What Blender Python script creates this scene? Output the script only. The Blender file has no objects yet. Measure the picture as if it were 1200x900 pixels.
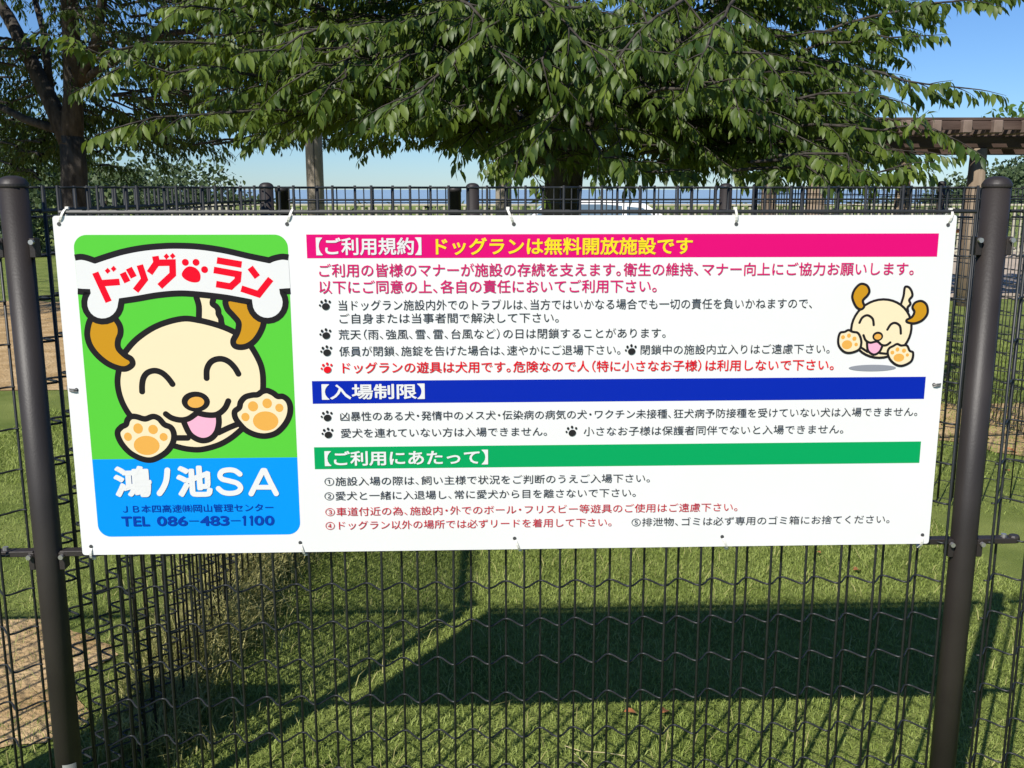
import bpy, math, random
import numpy as np
from mathutils import Vector, Matrix
from mathutils.geometry import tessellate_polygon

random.seed(7)
rng = np.random.default_rng(7)
S = bpy.context.scene
COL = S.collection
PI = math.pi

# ------------------------------------------------------------------ camera
F = 1150.0            # focal length in pixels of a 1200 wide picture
PITCH = 0.1962
EYE = 1.5
cd = bpy.data.cameras.new('camera')
cam = bpy.data.objects.new('camera', cd)
COL.objects.link(cam)
cd.sensor_fit = 'HORIZONTAL'
cd.sensor_width = 36
cd.lens = 36 * F / 1200
cd.clip_start = 0.05
cd.clip_end = 60000
cam.location = (0, 0, EYE)
cam.rotation_euler = (PI / 2 - PITCH, 0, 0)
S.camera = cam

# ------------------------------------------------------------------ light
SUN_DIR = Vector((-0.553, -0.94, 1.0)).normalized()      # towards the sun
w = bpy.data.worlds.new('World')
S.world = w
w.use_nodes = True
nt = w.node_tree
bg = nt.nodes['Background']
sky = nt.nodes.new('ShaderNodeTexSky')
sky.sky_type = 'NISHITA'
sky.sun_disc = False
sky.sun_elevation = math.asin(SUN_DIR.z)
sky.sun_rotation = math.atan2(SUN_DIR.x, SUN_DIR.y)
sky.altitude = 100
sky.air_density = 1.0
sky.dust_density = 0.05
sky.ozone_density = 4.0
tint = nt.nodes.new('ShaderNodeMix')
tint.data_type = 'RGBA'
tint.blend_type = 'MULTIPLY'
tint.inputs[0].default_value = 1.0
tint.inputs[7].default_value = (0.74, 1.0, 1.36, 1)      # clear blue summer air
nt.links.new(sky.outputs[0], tint.inputs[6])
nt.links.new(tint.outputs[2], bg.inputs[0])
bg.inputs[1].default_value = 0.065
sl = bpy.data.lights.new('sun', 'SUN')
sl.energy = 4.8
sl.angle = math.radians(0.53)
sl.color = (1.0, 0.955, 0.88)
so = bpy.data.objects.new('sun', sl)
COL.objects.link(so)
so.rotation_euler = (-SUN_DIR).to_track_quat('-Z', 'Y').to_euler()
so.location = (-6, -10, 12)
S.view_settings.view_transform = 'Standard'
S.view_settings.look = 'None'
S.view_settings.gamma = 1.0
S.view_settings.exposure = 0.40
S.view_settings.use_curve_mapping = False
S.cycles.max_bounces = 6
S.cycles.transparent_max_bounces = 12

# ------------------------------------------------------------------ measuring
CP, SP = math.cos(PITCH), math.sin(PITCH)
def ray(px, py):
    a = (px - 600) / F
    b = (py - 450) / F
    return Vector((a, CP - b * SP, -SP - b * CP))
def at(px, py, Y):
    r = ray(px, py)
    k = Y / r.y
    return Vector((r.x * k, Y, EYE + r.z * k))
def onground(px, py, z=0.0):
    r = ray(px, py)
    k = (z - EYE) / r.z
    return Vector((r.x * k, r.y * k, z))
YAW = 0.0376
E1 = Vector((math.cos(YAW), math.sin(YAW), 0))      # along the front fence
N1 = Vector((-math.sin(YAW), math.cos(YAW), 0))     # away from the camera
O1 = Vector((0.0007, 1.98, 0))
def fence_s(px, py, b=0.0):                          # where a ray meets the plane b behind the sign
    r = ray(px, py)
    o = Vector((0, 0, EYE)) - O1
    k = (b - o.dot(N1)) / r.dot(N1)
    p = o + r * k
    return p.dot(E1), p.z
def FP(s, b, z):
    return O1 + E1 * s + N1 * b + Vector((0, 0, z))

# ------------------------------------------------------------------ materials
def srgb(r, g, b):
    def c(v):
        v /= 255
        return v / 12.92 if v <= .04045 else ((v + .055) / 1.055) ** 2.4
    return (c(r), c(g), c(b))
def mat(name, col, rough=.5, spec=.5, col2=None, scale=20, bump=0, bscale=None, metal=0, coat=0, detail=6, stretch=None, contrast=(.35, .65)):
    m = bpy.data.materials.new(name)
    m.use_nodes = True
    t = m.node_tree
    p = t.nodes['Principled BSDF']
    p.inputs['Base Color'].default_value = (*col, 1)
    p.inputs['Roughness'].default_value = rough
    p.inputs['Specular IOR Level'].default_value = spec
    p.inputs['Metallic'].default_value = metal
    p.inputs['Coat Weight'].default_value = coat
    src = None
    if col2 or bump:
        tc = t.nodes.new('ShaderNodeTexCoord')
        src = tc.outputs['Object']
        if stretch:
            mp = t.nodes.new('ShaderNodeMapping')
            mp.inputs['Scale'].default_value = stretch
            t.links.new(src, mp.inputs[0])
            src = mp.outputs[0]
    if col2:
        n = t.nodes.new('ShaderNodeTexNoise')
        n.inputs['Scale'].default_value = scale
        n.inputs['Detail'].default_value = detail
        t.links.new(src, n.inputs['Vector'])
        r = t.nodes.new('ShaderNodeValToRGB')
        r.color_ramp.elements[0].position = contrast[0]
        r.color_ramp.elements[1].position = contrast[1]
        r.color_ramp.elements[0].color = (*col, 1)
        r.color_ramp.elements[1].color = (*col2, 1)
        t.links.new(n.outputs['Fac'], r.inputs[0])
        t.links.new(r.outputs[0], p.inputs['Base Color'])
    if bump:
        n2 = t.nodes.new('ShaderNodeTexNoise')
        n2.inputs['Scale'].default_value = bscale or scale
        n2.inputs['Detail'].default_value = 8
        t.links.new(src, n2.inputs['Vector'])
        b = t.nodes.new('ShaderNodeBump')
        b.inputs['Strength'].default_value = bump
        b.inputs['Distance'].default_value = .02
        t.links.new(n2.outputs['Fac'], b.inputs['Height'])
        t.links.new(b.outputs[0], p.inputs['Normal'])
    return m

def leaf_mat(name, dark, light, rough=.42, trans=.25, tcol=None, spec=.5):
    m = bpy.data.materials.new(name)
    m.use_nodes = True
    t = m.node_tree
    p = t.nodes['Principled BSDF']
    p.inputs['Roughness'].default_value = rough
    p.inputs['Specular IOR Level'].default_value = spec
    a = t.nodes.new('ShaderNodeAttribute')
    a.attribute_name = 'tone'
    r = t.nodes.new('ShaderNodeValToRGB')
    r.color_ramp.elements[0].color = (*dark, 1)
    r.color_ramp.elements[1].color = (*light, 1)
    t.links.new(a.outputs['Fac'], r.inputs[0])
    t.links.new(r.outputs[0], p.inputs['Base Color'])
    tr = t.nodes.new('ShaderNodeBsdfTranslucent')
    mx = t.nodes.new('ShaderNodeMixShader')
    mx.inputs[0].default_value = trans
    if tcol:
        tr.inputs[0].default_value = (*tcol, 1)
    else:
        t.links.new(r.outputs[0], tr.inputs[0])
    t.links.new(p.outputs[0], mx.inputs[1])
    t.links.new(tr.outputs[0], mx.inputs[2])
    t.links.new(mx.outputs[0], t.nodes['Material Output'].inputs[0])
    return m

M = {}
M['bronze'] = mat('bronze_paint', (.019, .015, .0135), .5, .4, (.033, .027, .024), 6, .05, 240, contrast=(.3, .75))
M['wire'] = mat('wire_coating', (.013, .015, .015), .45, .45, (.022, .023, .024), 30)
M['steel'] = mat('bolt_steel', (.5, .48, .45), .4, metal=.8)
M['tie'] = mat('tie_plastic', (.62, .60, .53), .5, .4, (.70, .68, .62), 60)
M['tiewire'] = mat('tie_wire', (.22, .21, .20), .5, metal=.4)
M['hole'] = mat('hole_dark', (.05, .05, .05), .7)
M['white'] = mat('sign_white', (.72, .71, .695), .30, .4, (.70, .69, .67), 2.2)
M['edge'] = mat('sign_edge', (.55, .55, .55), .4)
INK = {
    'green': srgb(92, 205, 62), 'blue': srgb(0, 152, 245), 'magenta': srgb(228, 0, 116), 'navy': srgb(0, 38, 172),
    'emerald': srgb(0, 165, 92), 'outline': (.016, .013, .015), 'cream': srgb(246, 228, 188), 'ochre': srgb(205, 148, 30),
    'apricot': srgb(238, 176, 82), 'pink': srgb(248, 182, 206), 'red': srgb(240, 0, 38), 'rose': srgb(218, 22, 108),
    'text': (.045, .045, .050), 'textred': srgb(206, 36, 50), 'warn': srgb(232, 18, 36), 'yellow': srgb(250, 224, 40),
    'paper': (.84, .83, .81), 'deepblue': srgb(0, 62, 170), 'grey': srgb(150, 152, 160), 'black': (.022, .021, .022)}
for k, c in INK.items():
    M['ink_' + k] = mat('print_' + k, tuple(v * .79 for v in c), .36, .22)

# ------------------------------------------------------------------ mesh helpers
class MB:
    def __init__(s):
        s.v, s.f, s.m = [], [], []
    def add(s, vs, fs, mi=0):
        o = len(s.v)
        s.v += [tuple(x) for x in vs]
        s.f += [tuple(i + o for i in f) for f in fs]
        s.m += [mi] * len(fs)
    def box(s, c, size, mi=0, R=None):
        x, y, z = size[0] / 2, size[1] / 2, size[2] / 2
        b = min(x, y, z) * .18
        vs = []
        for sx in (-1, 1):
            for sy in (-1, 1):
                for sz in (-1, 1):
                    vs.append((sx * (x - b), sy * (y - b), sz * z)); vs.append((sx * (x - b), sy * y, sz * (z - b))); vs.append((sx * x, sy * (y - b), sz * (z - b)))
        import bmesh
        bm = bmesh.new()
        for v in vs: bm.verts.new(v)
        bmesh.ops.convex_hull(bm, input=bm.verts)
        bm.verts.index_update()
        c = Vector(c)
        pts = [(R @ v.co if R else v.co) + c for v in bm.verts]
        fs = [[v.index for v in f.verts] for f in bm.faces]
        bm.free()
        s.add(pts, fs, mi)
    def tube(s, pts, r, n=6, mi=0, caps=True):
        pts = [Vector(p) for p in pts]
        rs = r if isinstance(r, (list, tuple)) else [r] * len(pts)
        vs, fs = [], []
        t0 = (pts[1] - pts[0]).normalized()
        ref = Vector((0, 0, 1)) if abs(t0.z) < .9 else Vector((1, 0, 0))
        a = t0.cross(ref).normalized()
        for i, p in enumerate(pts):
            t = (pts[min(i + 1, len(pts) - 1)] - pts[max(i - 1, 0)])
            t = t.normalized() if t.length > 1e-9 else t0
            a = (a - t * a.dot(t)).normalized()
            b = t.cross(a)
            for k in range(n):
                an = 2 * PI * k / n
                vs.append(p + (a * math.cos(an) + b * math.sin(an)) * rs[i])
        for i in range(len(pts) - 1):
            for k in range(n):
                k2 = (k + 1) % n
                fs.append((i * n + k, i * n + k2, (i + 1) * n + k2, (i + 1) * n + k))
        if caps:
            fs.append(tuple(range(n))[::-1])
            fs.append(tuple((len(pts) - 1) * n + k for k in range(n)))
        s.add(vs, fs, mi)
    def lathe(s, base, prof, n=24, mi=0):
        vs, fs = [], []
        b = Vector(base)
        for (r, z) in prof:
            for k in range(n):
                a = 2 * PI * k / n
                vs.append(b + Vector((r * math.cos(a), r * math.sin(a), z)))
        for i in range(len(prof) - 1):
            for k in range(n):
                k2 = (k + 1) % n
                fs.append((i * n + k, i * n + k2, (i + 1) * n + k2, (i + 1) * n + k))
        fs.append(tuple(range(n))[::-1])
        fs.append(tuple((len(prof) - 1) * n + k for k in range(n)))
        s.add(vs, fs, mi)
    def build(s, name, mats, parent=None, smooth=False, loc=None):
        me = bpy.data.meshes.new(name)
        me.from_pydata(s.v, [], s.f)
        if not isinstance(mats, (list, tuple)): mats = [mats]
        for m in mats: me.materials.append(m)
        if len(mats) > 1:
            me.polygons.foreach_set('material_index', s.m)
        if smooth:
            me.polygons.foreach_set('use_smooth', [True] * len(me.polygons))
        me.update()
        return link(name, me, parent, loc)
def link(name, me, parent=None, loc=None):
    o = bpy.data.objects.new(name, me)
    COL.objects.link(o)
    if parent is not None: o.parent = parent
    if loc is not None: o.location = loc
    return o
def tag(o, label, cat, group=None):
    o['label'] = label
    o['category'] = cat
    if group: o['group'] = group
    return o
def thing(name, label, cat, loc=(0, 0, 0), group=None, rot=None):
    o = bpy.data.objects.new(name, None)
    o.empty_display_size = .1
    COL.objects.link(o)
    o.location = loc
    if rot: o.rotation_euler = rot
    return tag(o, label, cat, group)
def structure(o, kind='structure'):
    o['kind'] = kind
    return o
def npmesh(name, V, tris, quads, mats, parent=None, tone=None, smooth=False):
    me = bpy.data.meshes.new(name)
    V = np.asarray(V, dtype=np.float32)
    nl = len(tris) * 3 + len(quads) * 4
    me.vertices.add(len(V))
    me.vertices.foreach_set('co', V.ravel())
    me.loops.add(nl)
    me.loops.foreach_set('vertex_index', np.concatenate([np.asarray(tris, np.int32).ravel(), np.asarray(quads, np.int32).ravel()]))
    npoly = len(tris) + len(quads)
    me.polygons.add(npoly)
    st = np.concatenate([np.arange(len(tris)) * 3, len(tris) * 3 + np.arange(len(quads)) * 4]).astype(np.int32)
    me.polygons.foreach_set('loop_start', st)
    if smooth: me.polygons.foreach_set('use_smooth', np.ones(npoly, bool))
    me.update(calc_edges=True)
    if not isinstance(mats, (list, tuple)): mats = [mats]
    for m in mats: me.materials.append(m)
    if tone is not None:
        at_ = me.attributes.new('tone', 'FLOAT', 'POINT')
        at_.data.foreach_set('value', np.asarray(tone, np.float32))
    return link(name, me, parent)

def norm(a):
    return a / np.maximum(np.linalg.norm(a, axis=1, keepdims=True), 1e-9)
def leaves_mesh(name, P, A, N, L, W, m, parent=None, tone=None, curve=.25, fold=.22):
    """P base, A axis, N upper-side normal hint, L length, W half width"""
    n = len(P)
    A = norm(A)
    B = norm(np.cross(N, A))
    N = np.cross(A, B)
    L = L[:, None]; W = W[:, None]
    def mid(t): return P + A * L * t - N * (L * curve * t * t)
    def edge(t, k, s): return mid(t) + B * W * k * s + N * W * fold * k
    V = np.stack([mid(0), mid(.36), mid(.72), mid(1.0), edge(.34, .95, 1), edge(.34, .95, -1), edge(.66, .85, 1), edge(.66, .85, -1)], 1)
    o = (np.arange(n) * 8)[:, None]
    tr = np.concatenate([o + np.array([0, 5, 1]), o + np.array([0, 1, 4]), o + np.array([2, 7, 3]), o + np.array([2, 3, 6])])
    qd = np.concatenate([o + np.array([1, 5, 7, 2]), o + np.array([1, 2, 6, 4])])
    if tone is None: tone = rng.random(n)
    return npmesh(name, V.reshape(-1, 3), tr, qd, m, parent, np.repeat(tone, 8))

# ------------------------------------------------------------------ the setting: ground, sea, hills
def ground_mat():
    m = mat('lawn_turf', (.12, .165, .028), .8, .2, (.24, .28, .07), 3.0, .9, 160, contrast=(.3, .7))
    return m
M['lawn'] = ground_mat()
M['sand'] = mat('dry_earth', (.33, .215, .095), .9, .2, (.50, .355, .19), 5, .9, 45)
M['paving'] = mat('beige_paving', (.38, .31, .23), .85, .2, (.44, .36, .28), 1.2)
def sheet(name, x0, x1, y0, y1, z, m):
    b = MB()
    b.add([(x0, y0, z), (x1, y0, z), (x1, y1, z), (x0, y1, z)], [(0, 1, 2, 3)])
    return structure(b.build(name, m))
def patch(name, cx, cy, rx, ry, z, m, n=60, seed=1, amp=.22):
    r = random.Random(seed)
    ph = [r.random() * 6.28 for _ in range(6)]
    pts = []
    for i in range(n):
        a = 2 * PI * i / n
        k = 1 + amp * sum(math.sin((j + 2) * a + ph[j]) / (j + 1.4) for j in range(6)) + r.uniform(-.03, .03)
        pts.append((cx + rx * k * math.cos(a), cy + ry * k * math.sin(a), z))
    b = MB()
    b.add(pts + [(cx, cy, z)], [(i, (i + 1) % n, n) for i in range(n)])
    return structure(b.build(name, m))
sheet('lawn', -90, 90, -12, 95, 0, M['lawn'])
sheet('paving', -3.0, 40, 13.6, 26, .004, M['paving'])
patch('bare_earth', -6.2, 9.9, 3.5, 3.6, .005, M['sand'], seed=3)
patch('bare_earth', -1.78, 2.83, .56, .38, .006, M['sand'], seed=5)
patch('bare_earth', 3.15, 6.2, .9, .8, .005, M['sand'], seed=8)
sea_m = mat('sea_water', (.22, .33, .44), .5, .3, (.25, .36, .47), .002)  # distance haze is put into the water colour as a paler blue
b = MB(); b.add([(-30000, 95, -30), (30000, 95, -30), (30000, 40000, -30), (-30000, 40000, -30)], [(0, 1, 2, 3)])
structure(b.build('sea', sea_m))

# ------------------------------------------------------------------ wire mesh fences
PITCH_W = .0381
ROW = .0885
ROW0 = .656 - 7 * ROW + .0
TOP, RAIL = 1.507, 1.455
def wire_panel(p0, p1, parent, n=6, amp=.039, rw=.0028, step=10, flip=1, z0=.03, phase=None, pitch=PITCH_W, top=TOP):
    p0, p1 = Vector(p0), Vector(p1)
    d = p1 - p0
    Ln = d.length
    e = d.normalized()
    nb = Vector((-e.y, e.x, 0)) * flip
    b = MB()
    cnt = int(Ln / pitch)
    off = (Ln - cnt * pitch) / 2 if phase is None else phase
    k0 = 0
    def dep(s): return amp * (.5 - .5 * math.cos(PI * (s - off) / pitch))
    for i in range(cnt + 1):
        s_ = off + i * pitch
        if s_ > Ln: break
        q = p0 + e * s_ + nb * (dep(s_) + (0.0055 if i % 2 else -.0055))
        jx = e * random.uniform(-.0008, .0008)
        b.tube([q + Vector((0, 0, z0)), q + jx + Vector((0, 0, (z0 + top) / 2)), q + Vector((0, 0, top))], rw, n)
    ns = int(Ln / pitch * step / 2)
    zs = []
    z = ROW0
    while z < top - .07:
        if z > z0: zs.append(z)
        z += ROW
    zs += [top - .004]
    for z in zs:
        b.tube([p0 + e * (Ln * j / ns) + nb * dep(Ln * j / ns) + Vector((0, 0, z)) for j in range(ns + 1)], rw * .78, n)
    o = b.build('wire_panel', M['wire'], parent, smooth=True)
    r = MB()
    for q_, hh in ((-.006, .004), (amp + .006, .004)):
        r.tube([p0 + nb * q_ + Vector((0, 0, RAIL)), p1 + nb * q_ + Vector((0, 0, RAIL))], hh, n)
    R = Matrix(((e.x, nb.x, 0), (e.y, nb.y, 0), (0, 0, 1)))
    r.box((p0 + p1) / 2 + nb * (amp / 2) + Vector((0, 0, RAIL - .012)), (Ln, amp * .8, .004), R=R)
    r.build('rail', M['wire'], parent)
    return o
def post(x, y, parent, h=1.526, r=.0275, n=28, arms=(), z0=-.1, dirs=None):
    b = MB()
    b.lathe((x, y, 0), [(r, z0), (r, h - .02)], n)
    o = b.build('post', M['bronze'], parent, smooth=False)
    o.data.polygons.foreach_set('use_smooth', [len(p.vertices) == 4 for p in o.data.polygons])
    c = MB()
    prof = [(r + .0014, h - .023), (r + .0020, h - .0205), (r + .0020, h - .017), (r + .0014, h - .0148)]
    for i in range(1, 8):
        a = i / 8 * PI / 2
        prof.append(((r - .001) * math.cos(a * .98) + .0005, h - .0142 + .0142 * math.sin(a)))
    c.lathe((x, y, 0), prof, n)
    cc = c.build('cap', M['bronze'], o)
    cc.data.polygons.foreach_set('use_smooth', [p.normal.z > .15 and len(p.vertices) == 4 for p in cc.data.polygons])
    for (dv, z, ln) in arms:
        dv = Vector(dv).normalized()
        nv = Vector((-dv.y, dv.x, 0))
        R = Matrix(((dv.x, nv.x, 0), (dv.y, nv.y, 0), (0, 0, 1)))
        k = MB()
        base = Vector((x, y, z))
        k.box(base + dv * (r + .004), (.012, .026, .038), R=R)
        if ln > .03:
            k.box(base + dv * (r + ln / 2) + Vector((0, 0, .016)), (ln, .024, .012), R=R)
            k.lathe(base + dv * (r + ln) + Vector((0, 0, .010)), [(.010, 0), (.012, .004), (.012, .012), (.010, .016)], 10)
        br = k.build('bracket', M['bronze'], o)
        t = MB()
        c0 = base + dv * (r + .006) + Vector((0, 0, .012)) + (-nv * .015 if dv.x * E1.x > 0 else nv * .015)
        t.tube([c0, c0 - N1 * .008], .0052, 8)
        t.build('bolt', M['steel'], br)
        if ln > .03:
            t = MB(); t.tube([base + dv * (r + ln * .72) + Vector((0, 0, .021)), base + dv * (r + ln * .72) + Vector((0, 0, .029))], .006, 8)
            t.build('bolt', M['steel'], br)
    return o

# post places, measured on the photograph
BP = .030
sL = fence_s(47.5, 550, BP)[0]
sR = fence_s(1137, 550, BP)[0]
PL, PR = FP(sL, BP, 0), FP(sR, BP, 0)
ff = thing('mesh_fence', 'dark wire mesh fence with two round brown posts that carries the white sign', 'fence', PL)
def rel(o, root):                                   # parent keeping the world place
    o.location = Vector(o.location) - Vector(root.location)
def keep(root, objs):
    for o in objs: rel(o, root)
def panel_in(root, *a, **k):
    n0 = len(root.children)
    wire_panel(*a, parent=root, **k)
def fixroot(root):
    off = Vector(root.location)
    for c in root.children: c.location = Vector(c.location) - off
mb = .010
sF1 = fence_s(1105.6, 667, mb - .0055)[0]            # last front wire beside the right post
pit = (sF1 - fence_s(903.1, 667, mb - .0055)[0]) / 10
sF0 = sF1 - 2 * pit * int((sF1 - sL - .034) / (2 * pit))
print('pitch', pit, 'span', sF0 - sL, sR - sF1)
wire_panel(FP(sF0, mb, 0), FP(sF1 + .0005, mb, 0), ff, step=14, phase=0, pitch=pit)
wire_panel(FP(sL - 2.0, mb, 0), FP(sL - .044, mb, 0), ff)
wire_panel(FP(sR + .044, mb, 0), FP(sR + 2.0, mb, 0), ff)
for p in (PL, PR):
    post(p.x, p.y, ff, arms=((E1, .728, .085), (-E1, .728, .085), (E1, 1.385, .02), (-E1, 1.385, .02)))
lp = [c for c in ff.children if c.name.startswith('post')][0]
b = MB()
a0 = math.atan2(-PL.y, -PL.x)
ar = [a0 + math.radians(-30 + 60 * i / 8) for i in range(9)]
b.add([(PL.x + .0281 * math.cos(a), PL.y + .0281 * math.sin(a), z) for z in (.17, .262) for a in ar], [(i, i + 1, i + 10, i + 9) for i in range(8)])
b.build('sticker', mat('grey_sticker', (.30, .30, .27), .6, .3, (.24, .24, .22), 40), lp)
fixroot(ff)

PM = at(313, 240, 4.0); PM.z = 0
sf = thing('mesh_fence', 'side run of wire mesh fence going back from the left post beside tall grass', 'fence', (PM.x, PM.y, 0))
wire_panel((PL.x + .02, PL.y + .05, 0), (PM.x, PM.y - .035, 0), sf, flip=1, step=8, rw=.0034)
post(PM.x, PM.y, sf, arms=((Vector((0, -1, 0)), .728, .06), (Vector((0, -1, 0)), 1.385, .02)))
fixroot(sf)

# gate leaf between the side run and the back run
G0 = at(331, 240, 4.15); G1 = at(533, 240, 4.22)
gt = thing('mesh_gate', 'closed narrow wire mesh gate between flat topped stiles behind the sign', 'gate', (G0.x, G0.y, 0))
for g in (G0, G1):
    b = MB(); b.lathe((g.x, g.y, 0), [(.027, .06), (.027, 1.488), (.029, 1.488), (.029, 1.502), (.022, 1.507)], 20)
    o = b.build('stile', M['bronze'], gt)
    o.data.polygons.foreach_set('use_smooth', [len(p.vertices) == 4 for p in o.data.polygons])
wire_panel((G0.x + .03, G0.y - .02, 0), (G1.x - .03, G1.y - .02, 0), gt, n=5, step=8, z0=.08)
fixroot(gt)

B0 = at(554, 240, 4.20); B1 = at(850, 240, 4.36)
e2 = (B1 - B0); e2.z = 0; e2.normalize()
B2 = B1 + e2 * 2.0
bf = thing('mesh_fence', 'back run of wire mesh fence showing above and right of the sign', 'fence', (B0.x, B0.y, 0))
wire_panel((B0.x + e2.x * .03, B0.y + e2.y * .03 - .02, 0), (B1.x - e2.x * .03, B1.y - e2.y * .03 - .02, 0), bf, n=5, step=8)
wire_panel((B1.x + e2.x * .03, B1.y + e2.y * .03 - .02, 0), (B2.x, B2.y - .02, 0), bf, n=5, step=8)
for p in (B0, B1): post(p.x, p.y, bf, n=20, h=1.525, arms=((e2, 1.385, .02),))
fixroot(bf)

C0 = at(1102, 240, 7.0); C1 = at(884, 240, 11.0)
e3 = (C0 - C1); e3.z = 0; e3.normalize()
C2 = C0 + e3 * 4.1
hf = thing('mesh_fence', 'far run of wire mesh fence crossing the lawn at right, farthest from the sign', 'fence', (C0.x, C0.y, 0))
wire_panel((C1.x, C1.y, 0), (C0.x, C0.y, 0), hf, n=4, step=6, rw=.0034)
wire_panel((C0.x, C0.y, 0), (C2.x, C2.y, 0), hf, n=4, step=6, rw=.0032)
for p in (C0, C1): post(p.x, p.y, hf, n=16, h=1.555)
fixroot(hf)

# ------------------------------------------------------------------ the sign
SW, SH = 1.800, .700
sT = 1.4465
sc = FP(0, 0, sT - SH / 2 + .002)
sign = thing('notice_board', 'wide white dog run rules sign with green puppy panel tied to the mesh fence', 'sign', sc, rot=(0, 0, YAW))
# local frame of the sign: x along it, z up, -y towards the camera
def q(px, py):
    s, z = fence_s(px, py, 0)
    return (s, z - sc.z)
LAY = [0.0]
def lift(k=1):
    LAY[0] += .000018 * k
    return -(.0030 / 2) - .0002 - LAY[0]
def rr(x0, x1, z0, z1, r, n=6):
    pts = []
    for cx, cz, a0 in ((x1 - r, z1 - r, 0), (x0 + r, z1 - r, 90), (x0 + r, z0 + r, 180), (x1 - r, z0 + r, 270)):
        for i in range(n + 1):
            a = math.radians(a0 + 90 * i / n)
            pts.append((cx + r * math.cos(a), cz + r * math.sin(a)))
    return pts
b = MB()
o_ = rr(-SW / 2, SW / 2, -SH / 2, SH / 2, .006)
n_ = len(o_)
b.add([(x, -.0015, z) for x, z in o_] + [(x, .0015, z) for x, z in o_],
      [tuple(range(n_))[::-1] if False else tuple(range(n_ - 1, -1, -1)), tuple(range(n_, 2 * n_))] + [(i, (i + 1) % n_, n_ + (i + 1) % n_, n_ + i) for i in range(n_)])
b.m = [0, 0] + [1] * n_
b.build('board', [M['white'], M['edge']], sign)

def fill(b, pts, y, mi=0):
    tri = tessellate_polygon([[Vector((x, z, 0)) for x, z in pts]])
    fs = []
    for t in tri:
        (x1, z1), (x2, z2), (x3, z3) = (pts[i] for i in t)
        fs.append(t if (x2 - x1) * (z3 - z1) - (x3 - x1) * (z2 - z1) > 0 else t[::-1])
    b.add([(x, y, z) for x, z in pts], fs, mi)
def smooth(pts, closed=False, k=6):
    n = len(pts)
    out = []
    rngi = range(n) if closed else range(n - 1)
    for i in rngi:
        if closed:
            p0, p1, p2, p3 = pts[(i - 1) % n], pts[i], pts[(i + 1) % n], pts[(i + 2) % n]
        else:
            p0, p1, p2, p3 = pts[max(i - 1, 0)], pts[i], pts[i + 1], pts[min(i + 2, n - 1)]
        for j in range(k):
            t = j / k
            out.append(tuple(.5 * ((2 * p1[a]) + (-p0[a] + p2[a]) * t + (2 * p0[a] - 5 * p1[a] + 4 * p2[a] - p3[a]) * t * t + (-p0[a] + 3 * p1[a] - 3 * p2[a] + p3[a]) * t ** 3) for a in (0, 1)))
    if not closed: out.append(tuple(pts[-1]))
    return out
def stroke(b, pts, wd, y, mi=0, closed=False, cap='round'):
    P = [Vector(p) for p in pts]
    n = len(P)
    L, R = [], []
    for i in range(n):
        if closed:
            a, c = P[(i - 1) % n], P[(i + 1) % n]
        else:
            a, c = P[max(i - 1, 0)], P[min(i + 1, n - 1)]
        t1 = (P[i] - a) if (P[i] - a).length > 1e-9 else (c - P[i])
        t2 = (c - P[i]) if (c - P[i]).length > 1e-9 else t1
        t1 = t1.normalized(); t2 = t2.normalized()
        n1 = Vector((-t1.y, t1.x)); n2 = Vector((-t2.y, t2.x))
        nn = n1 + n2
        if nn.length < 1e-6: nn = n1
        nn.normalize()
        k = min(1 / max(nn.dot(n1), .45), 1.8)
        L.append(P[i] + nn * wd / 2 * k); R.append(P[i] - nn * wd / 2 * k)
    vs = [(p.x, y, p.y) for p in L] + [(p.x, y, p.y) for p in R]
    fs = []
    m = n if closed else n - 1
    for i in range(m):
        j = (i + 1) % n
        fs.append((i, n + i, n + j, j))
    b.add(vs, fs, mi)
    if not closed and cap == 'round':
        for e, pr in ((P[0], P[1]), (P[-1], P[-2])):
            d = (e - pr).normalized()
            a0 = math.atan2(d.y, d.x)
            pts2 = [(e.x + wd / 2 * math.cos(a0 + PI * (i / 10 - .5)), e.y + wd / 2 * math.sin(a0 + PI * (i / 10 - .5))) for i in range(11)]
            fill(b, pts2, y, mi)
def Q(lst): return [q(x, y) for x, y in lst]
U = .9 / 530.0                                           # metres on the sign per pixel of the photo
def ell(px, py, rx, ry, rot=0, n=28):
    c = q(px, py)
    out = []
    for i in range(n):
        a = 2 * PI * i / n
        x, z = rx * U * math.cos(a), ry * U * math.sin(a)
        out.append((c[0] + x * math.cos(rot) - z * math.sin(rot), c[1] + x * math.sin(rot) + z * math.cos(rot)))
    return out

# coloured panel at the left: green above, blue below
xL = (q(87.5, 300)[0] + q(114, 600)[0]) / 2
xR = (q(339, 300)[0] + q(350.5, 600)[0]) / 2
zT = q(215, 275)[1]; zB = q(235, 627.3)[1]; zM = q(230, 537)[1]
rc = .026
ps = rr(xL, xR, zB, zT, rc, 8)
up = [p for p in ps if p[1] > zM]; lo = [p for p in ps if p[1] < zM]
y = lift()
b = MB(); fill(b, up[:] + [(xL, zM), (xR, zM)], y); b.build('colour_panel', M['ink_green'], sign)['label'] = 'bright green upper half of the puppy panel'
b = MB(); fill(b, [(xR, zM), (xL, zM)] + lo, y); b.build('colour_panel', M['ink_blue'], sign)['label'] = 'sky blue lower half with the place name'
def bar(p, m, lab):
    z1 = (q(*p[0])[1] + q(*p[1])[1]) / 2; z0 = (q(*p[2])[1] + q(*p[3])[1]) / 2
    x0 = (q(*p[0])[0] + q(*p[3])[0]) / 2; x1 = (q(*p[1])[0] + q(*p[2])[0]) / 2
    b = MB(); fill(b, [(x0, z0), (x1, z0), (x1, z1), (x0, z1)], y)
    b.build('heading_bar', m, sign)['label'] = lab
bar([(359, 274.4), (1099.5, 273.8), (1098, 300.8), (360, 302.6)], M['ink_magenta'], 'magenta heading bar')
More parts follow.
